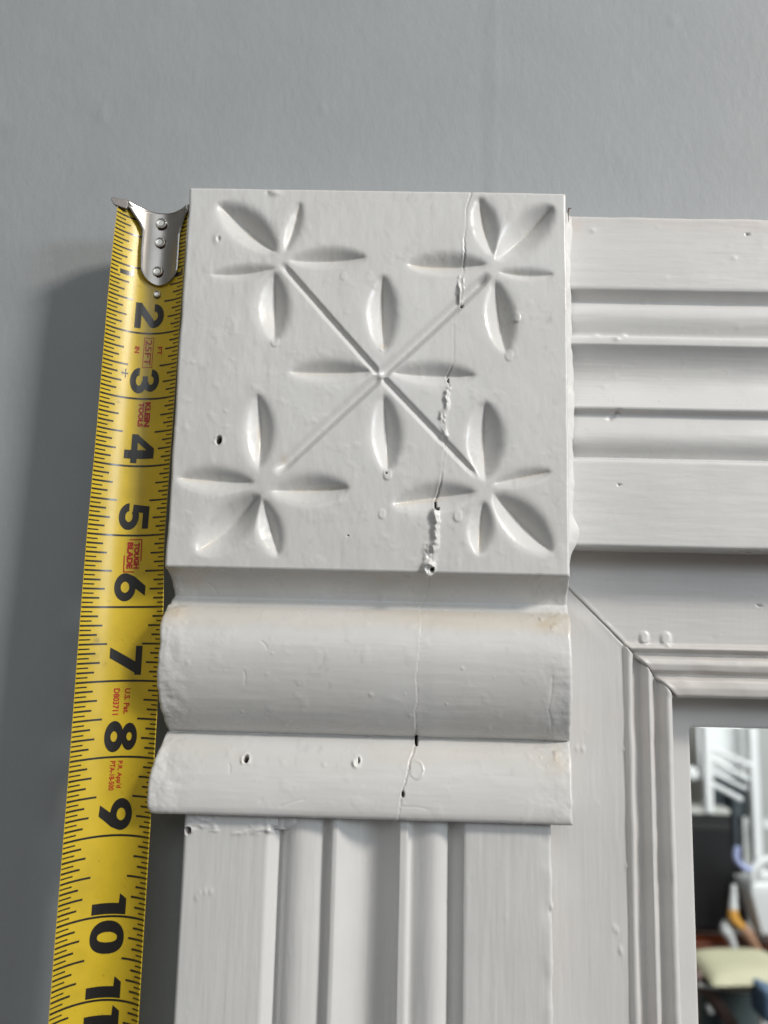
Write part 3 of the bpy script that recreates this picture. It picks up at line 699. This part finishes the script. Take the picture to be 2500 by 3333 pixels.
for (a0, a1, n0, n1) in ((.675, .690, 5.06, 5.36), (.52, .69, 5.052, 5.066), (.455, .47, 5.28, 5.52), (.455, .60, 5.505, 5.52)): sheet(V, Fc, a0, a1, n0, n1, off=.0036+.0002*len(V)/20)
pyd("red_brackets", V, Fc, m_red, bl)
# pencil cross on the blade
V = []; Fc = []
sheet(V, Fc, .24, .325, 2.628, 2.648, off=.004); sheet(V, Fc, .285, .300, 2.57, 2.70, off=.0044)
pyd("pencil_cross", V, Fc, m_ink, bl)

# ---- hook
def hook():
    out = [(-1.004, -.085), (-.86, -.118), (-.69, -.148), (-.518, -.160), (-.35, -.143), (-.20, -.112), (-.085, -.080), (-.10, -.15), (-.148, -.248), (-.204, -.402), (-.231, -.508), (-.228, -.75), (-.225, -1.03)]
    for k in range(1, 14):
        a = -math.pi*k/14; out.append((-.5065+.2815*math.cos(a), -1.03+.276*math.sin(a)))
    out += [(-.788, -1.03), (-.80, -.75), (-.80, -.471), (-.846, -.367), (-.91, -.27), (-.971, -.168)]
    out = np.array(out)
    # sweep rows by z, each spanned between its left and right border and wrapped to the cup of the blade
    zs = np.r_[np.linspace(-.080, -.2, 20), np.linspace(-.21, -1.306, 90)]
    def lr(z):
        xs = []
        for (xa, za), (xb, zb) in zip(out, np.roll(out, -1, 0)):
            if (za-z)*(zb-z) <= 0 and abs(za-zb) > 1e-9: xs.append(xa+(xb-xa)*(z-za)/(zb-za))
        return (min(xs), max(xs)) if len(xs) > 1 else None
    topc = lambda x: np.interp(x, out[:7, 0], out[:7, 1])
    cols = 41; rowsF = []
    zz = np.linspace(0, 1, 90)
    left = lambda z: lr(z)[0]; right = lambda z: lr(z)[1]
    def yat(x, z, off):
        a = (x+1.09)/(1.09-.135); n = (-.030-z)/1.0135; a = np.clip(a, 0, 1); flat = sm(-.55, -.1, z)
        return blade(a, n, 0)[..., 1]*1.0-off-.02*flat
    for t in zz:
        zr = -.150-(1.3055-.150)*(1-(1-t)**1.6)
        L_, R_ = lr(zr)
        xs = L_+(R_-L_)*np.linspace(0, 1, cols)
        z = np.full(cols, zr)
        if t == 0:
            pass
        rowsF.append((xs, z))
    # upper part between the concave top edge and z = -.150
    up = []
    for f in np.linspace(1, 0.0, 10)[:-1]:
        xs = np.linspace(-1.004+.06*(1-f), -.085-.02*(1-f), cols); zt = topc(xs); zb = np.full(cols, -.163)
        z = zb+(zt-zb)*f; xs = np.clip(xs, -1.004, -.085); up.append((xs, z))
    rows = up+rowsF
    Pf = []; Pb = []
    for xs, z in rows:
        yf = yat(xs, z, .055); e = np.abs(np.linspace(-1, 1, cols)); rnd = .020*np.clip((e-.88)/.12, 0, 1)**2
        Pf.append(np.stack([xs, yf+rnd, z], -1)); Pb.append(np.stack([xs, yf+.040, z], -1))
    Pf = np.array(Pf); Pb = np.array(Pb)
    P = np.concatenate([Pb[:1], Pf, Pb[::-1]], 0)
    # close sides by wrapping columns
    P = np.concatenate([P, P[:, :1]*0+P[:, -1:]], 1)
    pl = grid("hook_plate", Pf, m_steel, tape); tag(pl, "metal end hook plate flared at the top, rounded at the bottom")
    grid("hook_plate_back", Pb[:, ::-1], m_steel, pl)
    # rim thickness all round: strips left, right, top, bottom
    rim = []
    loopF = np.concatenate([Pf[0], Pf[1:, -1], Pf[-1, ::-1][1:], Pf[::-1, 0][1:]], 0); loopB = np.concatenate([Pb[0], Pb[1:, -1], Pb[-1, ::-1][1:], Pb[::-1, 0][1:]], 0)
    grid("hook_rim", np.stack([loopF, loopB], 0), m_rivet, pl)
    # flange along the top, bent away, with an ear that sticks out to the left
    top = Pf[0]; k = np.linspace(0, 1, cols)[:, None]
    fl = [top, top+np.array([0, .02, .018]), top+np.array([0, .08, .022]), top+np.array([0, .30, .0])]
    grid("hook_flange", np.array(fl), m_steel, pl)
    e0 = top[0]
    ear_out = [(e0[0]+.02, e0[2]+.015), (-1.05, -.098), (-1.165, -.098), (-1.188, -.115), (-1.185, -.15), (-1.160, -.19), (-1.135, -.215), (-1.06, -.225), (-.985, -.235), (-.965, -.17)]
    Vv = []; nn = len(ear_out)
    for yy in (-.02, .03):
        for x, z in ear_out: Vv.append((x, e0[1]+yy+(x-e0[0])*.5, z))
    Fc = [tuple(range(nn)), tuple(range(2*nn-1, nn-1, -1))]+[(i, i+nn, (i+1) % nn+nn, (i+1) % nn) for i in range(nn)]
    ear = pyd("hook_ear", Vv, Fc, m_tab, tape, smooth=False)
    mod = ear.modifiers.new("b", 'BEVEL'); mod.width = .010*IN; mod.segments = 3
    tag(ear, "short dark tab bent out at the hook's left corner")
    # rivets
    def rivet(x, z, r, off, nm="rivet"):
        y = float(yat(np.array(x), np.array(z), off)); Vv = []; Fc = []
        prof = [(1.0, -.01), (1.0, .022), (.95, .032), (.86, .036), (.80, .033), (.72, .029), (.4, .029), (0.001, .029)]
        K = 28
        for q, (rr, h) in enumerate(prof):
            for i in range(K):
                a = 2*math.pi*i/K; Vv.append((x+r*rr*math.cos(a), y-h, z+r*rr*math.sin(a)))
        for q in range(len(prof)-1):
            for i in range(K): Fc.append((q*K+i, q*K+(i+1) % K, (q+1)*K+(i+1) % K, (q+1)*K+i))
        rv = pyd(nm, Vv, Fc, m_rivet, tape)
        Vg = []; Fg = []
        for rr, h in ((1.16, .0008), (.9, .0016)):
            for i in range(K): a = 2*math.pi*i/K; Vg.append((x+r*rr*math.cos(a), y-.0015-h, z-.006+r*rr*math.sin(a)))
        for i in range(K): Fg.append((i, (i+1) % K, K+(i+1) % K, K+i))
        pyd("rivet_gap", Vg, Fg, m_gap if off > .01 else m_yellow, rv)
        return rv
    rivet(-.532, -.317, .086, .055); rivet(-.534, -.624, .082, .055); rivet(-.536, -1.092, .078, .055)
    tag(rivet(-.535, -1.433, .052, .002), "small bare rivet on the yellow blade below the hook")
hook()
settle(tape)

# ================================================================ ROOM SEEN IN THE MIRROR
def refl(v): return (v[0], 2*MY-v[1], v[2])
def vbox(name, x0, x1, y0, y1, z0, z1, m, parent=None, skew=None, bev=.25):
    """box given where its mirror image appears; skew = (dz per inch of x)"""
    V = []
    for x in (x0, x1):
        for y in (y0, y1):
            for z in (z0, z1): V.append(refl((x, y, z+(skew*(x-x0) if skew else 0))))
    Fc = [(0, 1, 3, 2), (4, 6, 7, 5), (0, 4, 5, 1), (2, 3, 7, 6), (0, 2, 6, 4), (1, 5, 7, 3)]
    o = pyd(name, V, Fc, m, parent, smooth=False)
    md = o.modifiers.new("b", 'BEVEL'); md.width = bev*IN; md.segments = 3
    return o
def vtube(name, pts, r, m, parent=None, K=12):
    P = np.array([refl(p) for p in pts], float); rr = np.array(r if hasattr(r, '__len__') else [r]*len(P), float)
    t = np.linspace(0, len(P)-1, (len(P)-1)*8+1); 
    def cr(A):
        out = []
        for u in t:
            i = min(int(u), len(P)-2); f = u-i
            p0 = A[max(i-1, 0)]; p1 = A[i]; p2 = A[i+1]; p3 = A[min(i+2, len(P)-1)]
            out.append(.5*((2*p1)+(-p0+p2)*f+(2*p0-5*p1+4*p2-p3)*f*f+(-p0+3*p1-3*p2+p3)*f**3))
        return np.array(out)
    Cc = cr(P); Rr = cr(rr); V = []; Fc = []
    for i in range(len(Cc)):
        d = Cc[min(i+1, len(Cc)-1)]-Cc[max(i-1, 0)]; d /= np.linalg.norm(d)
        a = np.cross(d, [0, 1, 0.01]); a /= np.linalg.norm(a); b = np.cross(d, a)
        for k in range(K):
            q = 2*math.pi*k/K; V.append(Cc[i]+Rr[i]*(a*math.cos(q)+b*math.sin(q)))
    for i in range(len(Cc)-1):
        for k in range(K): Fc.append((i*K+k, i*K+(k+1) % K, (i+1)*K+(k+1) % K, (i+1)*K+k))
    Fc.append(tuple(range(K))[::-1]); Fc.append(tuple(range((len(Cc)-1)*K, len(Cc)*K)))
    return pyd(name, V, Fc, m, parent)
r_white = mat("room_white", (.80, .83, .82), .6, mottle=.04, mscale=8)
r_cream = mat("room_cream_wall", (.52, .53, .49), .7, mottle=.04, mscale=6)
r_black = mat("room_black", (.010, .010, .011), .5, mottle=.2, mscale=6)
r_slate = mat("room_slate", (.06, .075, .085), .6, mottle=.2, mscale=10)
r_dwood = mat("room_dark_wood", (.045, .016, .010), .45, bump=[(20, (1, 1, .1), .002, 3)], mottle=.3, mscale=9)
r_floor = mat("room_floor_boards", (.13, .032, .012), .4, bump=[(20, (.2, 1, 1), .001, 3)], mottle=.25, mscale=8)
r_cush = mat("room_pale_upholstery", (.36, .35, .24), .8, bump=[(200, (1, 1, 1), .0006, 3)], mottle=.08, mscale=12)
r_arm = mat("room_brown_arm", (.13, .085, .075), .5, mottle=.15, mscale=12)
r_amber = mat("room_amber", (.80, .42, .09), .3, mottle=.1, mscale=20)  # amber highlight put into the base colour, nothing emits
r_blue = mat("room_blue_cloth", (.06, .10, .16), .8, bump=[(90, (1, 1, 1), .002, 3)], mottle=.2, mscale=20)
r_lav = mat("room_pale_blue_plastic", (.42, .48, .74), .4, mottle=.05)
r_teal = mat("room_grey_teal", (.085, .115, .115), .7, mottle=.2, mscale=8)

tag(vbox("room_wall", 40, 90, 150, 152, -90, 10, r_cream, bev=.5), "pale wall at the far side of the room, seen in the mirror", kind="structure")
tag(vbox("room_floor", 10, 100, 60, 149, -92, -90.5, r_floor, bev=.3), "reddish brown wooden floor seen low in the mirror", kind="structure")
st = empty("staircase", refl((54, 116, -33)))
tag(st, "bright white staircase with slanting rails, seen blurred in the mirror", "staircase")
vbox("newel_post", 50.2, 51.4, 109, 110.5, -33, -18, r_white, st); vbox("newel_post", 57.5, 58.8, 110, 111.5, -70, -18, r_white, st)
vbox("stair_panel", 51.2, 58, 114, 115, -29.0, -16, r_white, st, bev=.1)
for i, (x0, z0, x1, z1, th) in enumerate(((50.5, -23.3, 57.6, -26.2, .65), (51.2, -25.0, 57.0, -28.2, .55), (51.6, -27.2, 56.7, -29.5, .45), (51.0, -28.6, 55.9, -31.1, .62))):
    vtube("slanting_rail", [(x0, 110, z0), ((x0+x1)/2, 110, (z0+z1)/2), (x1, 110, z1)], th*.6, r_white, st)
vbox("stair_slate_panel", 51.4, 57.8, 112, 113, -34, -28.4, r_slate, st, bev=.1)  # slate coloured panel below the slanting rails
settle(st)
cb = empty("door_casing", refl((49.5, 118, -60))); tag(cb, "dark brown wooden casing left of the stairs, seen in the mirror", "door casing")
vbox("casing_board", 46.5, 50.1, 117, 118, -60, -24.8, r_dwood, cb)
vbox("casing_head", 46.5, 49.6, 117, 118, -24.7, -19.5, mat("room_tan", (.55, .46, .36), .7), cb)
settle(cb)
tag(vbox("glass_shade", 47.5, 49.4, 109, 111, -28.6, -26.4, r_white, bev=.9), "small round white lamp shade in front of the dark casing, seen in the mirror", "lamp shade")
tv = empty("black_cabinet", refl((51, 111, -49))); tag(tv, "tall black cabinet with a pale top edge, seen in the mirror", "cabinet")
vbox("cabinet_body", 46.0, 54.3, 110, 114, -49.5, -33.6, r_black, tv); vbox("cabinet_top", 45.8, 54.0, 109.6, 114, -33.3, -32.4, r_cream, tv)
vbox("cabinet_rail", 46.0, 54.1, 109.8, 110, -35.4, -34.6, mat("room_charcoal", (.03, .03, .03), .5), tv, bev=.05)
vbox("cabinet_post", 54.5, 55.2, 109.8, 112, -38, -30, r_slate, tv)
settle(tv)
tag(vbox("dark_curtain", 55.3, 57.4, 113, 114, -50, -30.5, r_black, bev=.3), "dark narrow curtain right of the black cabinet, seen in the mirror", "curtain")
pn = empty("white_door", refl((62, 118, -60))); tag(pn, "pale white door with a small knob, seen at the mirror's right edge", "door")
vbox("door_panel", 58.9, 74, 118, 119.5, -64, -14, mat('room_grey_door', (.44, .46, .44), .6, mottle=.05, mscale=6), pn); vbox("door_edge", 57.9, 59.6, 117.4, 118, -64, -14, r_white, pn)
vtube("door_knob", [(61.4, 114.5, -34.8), (61.4, 114.5, -36.0)], [.55, .8], r_white, pn)
settle(pn)
hb = empty("white_bin", refl((57, 106, -49))); tag(hb, "white box with a curved tube over its top, seen in the mirror", "box")
V = []
for (z, xl, xr, y0, y1) in ((-41.6, 54.2, 61, 104, 109), (-42.3, 54.1, 61, 104, 109), (-48.0, 55.6, 60, 104.6, 108.6), (-41.0, 54.7, 60.5, 104.4, 108.6)):
    V += [refl((xl, y0, z)), refl((xr, y0, z)), refl((xr, y1, z)), refl((xl, y1, z))]
ld = [(0, 1, 2, 3)]; sd = []
for i in range(4): j = (i+1) % 4; sd += [(i, j, j+4, i+4), (i+4, j+4, j+8, i+8), (i, j, j+12, i+12)]
o = pyd("box_body", V, sd+[(12, 13, 14, 15), (8, 9, 10, 11)], r_white, hb, smooth=False); md = o.modifiers.new("b", 'BEVEL'); md.width = .2*IN; md.segments = 2
vtube("curved_tube", [(54.3, 104, -40.6), (54.6, 104, -38.9), (56.4, 104, -37.8), (58.6, 104, -38.2), (59.6, 104, -40.8)], .48, r_white, hb)
vtube("lid_knob", [(55.6, 105, -40.9), (56.3, 105, -40.2), (57.4, 105, -40.6)], [.5, .8, .6], r_white, hb)
settle(hb)
tag(vtube("pale_blue_hook", [(52.4, 104, -36.2), (52.2, 104, -37.8), (53.3, 104, -39.0), (54.3, 104, -39.2)], [.42, .45, .42, .4], r_lav), "small pale blue bent handle beside the white box, seen in the mirror", "hook")
bt = empty("bottle", refl((52, 105, -47))); tag(bt, "white necked bottle with an amber base, its glow put into the colour, seen in the mirror", "bottle")
vtube("bottle_neck", [(52.1, 105, -41.6), (52.0, 105, -43.2), (51.9, 105, -44.8)], [.3, .45, .62], r_white, bt)
vtube("bottle_base", [(51.9, 105, -44.8), (51.9, 105, -46.0), (52.7, 105, -46.9), (53.3, 105, -47.0)], [.62, .75, .6, .4], r_amber, bt)
settle(bt)
tag(vtube("round_stool", [(51.4, 106, -46.8), (51.3, 106, -48.0), (52.0, 106, -49.5), (52.6, 106, -51.5)], [.5, .85, .5, .4], r_white), "pale rounded object standing below the bottle, seen in the mirror", "ornament")
tag(vtube("tan_leg", [(53.6, 106, -47.6), (54.4, 106, -48.6), (55.8, 106, -51.0)], [.6, .8, .5], mat("room_tan_wood", (.46, .27, .17), .6, mottle=.1)), "tan slanting leg beside the pale ornament, seen in the mirror", "leg")
tag(vbox("side_table", 44, 64, 108, 112, -56, -50.6, r_floor), "reddish wooden table top behind the armchair, seen in the mirror", "table")
tag(vbox("table_front", 44, 53.6, 112, 113, -50.6, -47.6, r_floor), "reddish brown wooden board behind the pale seat, seen in the mirror", "board")
ac = empty("armchair", refl((39, 78, -60))); tag(ac, "armchair with pale yellow padded seat and brown slanting arm, seen in the mirror", "armchair")
V = []; Fc = []
nx, ny = 26, 14
us = np.linspace(-1, 1, nx); vs = np.linspace(-1, 1, ny)
Ua, Va = np.meshgrid(us, vs, indexing='ij')
def cushion(s_):
    x = 40.2+4.9*Ua; y = 77+3.8*Va-1.2*(1-Ua)
    edge = (1-np.abs(Ua)**3)*(1-np.abs(Va)**4)
    return np.stack([x, 2*MY-y, -40.55+s_*(1.05)*edge**.5-.06*(x-35)], -1)
grid("seat_cushion", cushion(1), r_cush, ac); grid("seat_cushion_underside", cushion(-1), r_cush, ac)
vtube("seat_piping", [(34.6, 73.2, -41.5), (38.5, 73.0, -41.75), (42, 73.0, -41.8)], .16, r_white, ac)
vtube("chair_arm", [(34.6, 74, -40.9), (36.4, 74, -42.9), (38.6, 74, -45.9), (40.5, 74, -49)], [.75, .62, .6, .6], r_arm, ac)
vbox("chair_side", 37.4, 43.6, 80, 81, -52, -42.2, r_teal, ac); vbox("chair_leg", 39.0, 39.8, 79.2, 80, -52, -42.4, r_slate, ac)
settle(ac)
tag(vbox("dark_rug", 34, 46, 90, 100, -60, -52, r_dwood), "dark brown chest behind the chair arm, seen in the mirror", "chest")
tag(vtube("metal_catch", [(35.62, 73.5, -43.5), (36.0, 73.5, -44.2)], [.2, .24], r_white), "tiny bright metal catch below the chair arm, seen in the mirror", "catch")
o = vbox("blue_cushion", 39.6, 44, 70, 73, -43.4, -40.2, r_blue, skew=-.35, bev=.5); tag(o, "dark blue cloth at the mirror's lower right edge", "cloth")
bpy.context.view_layer.update()
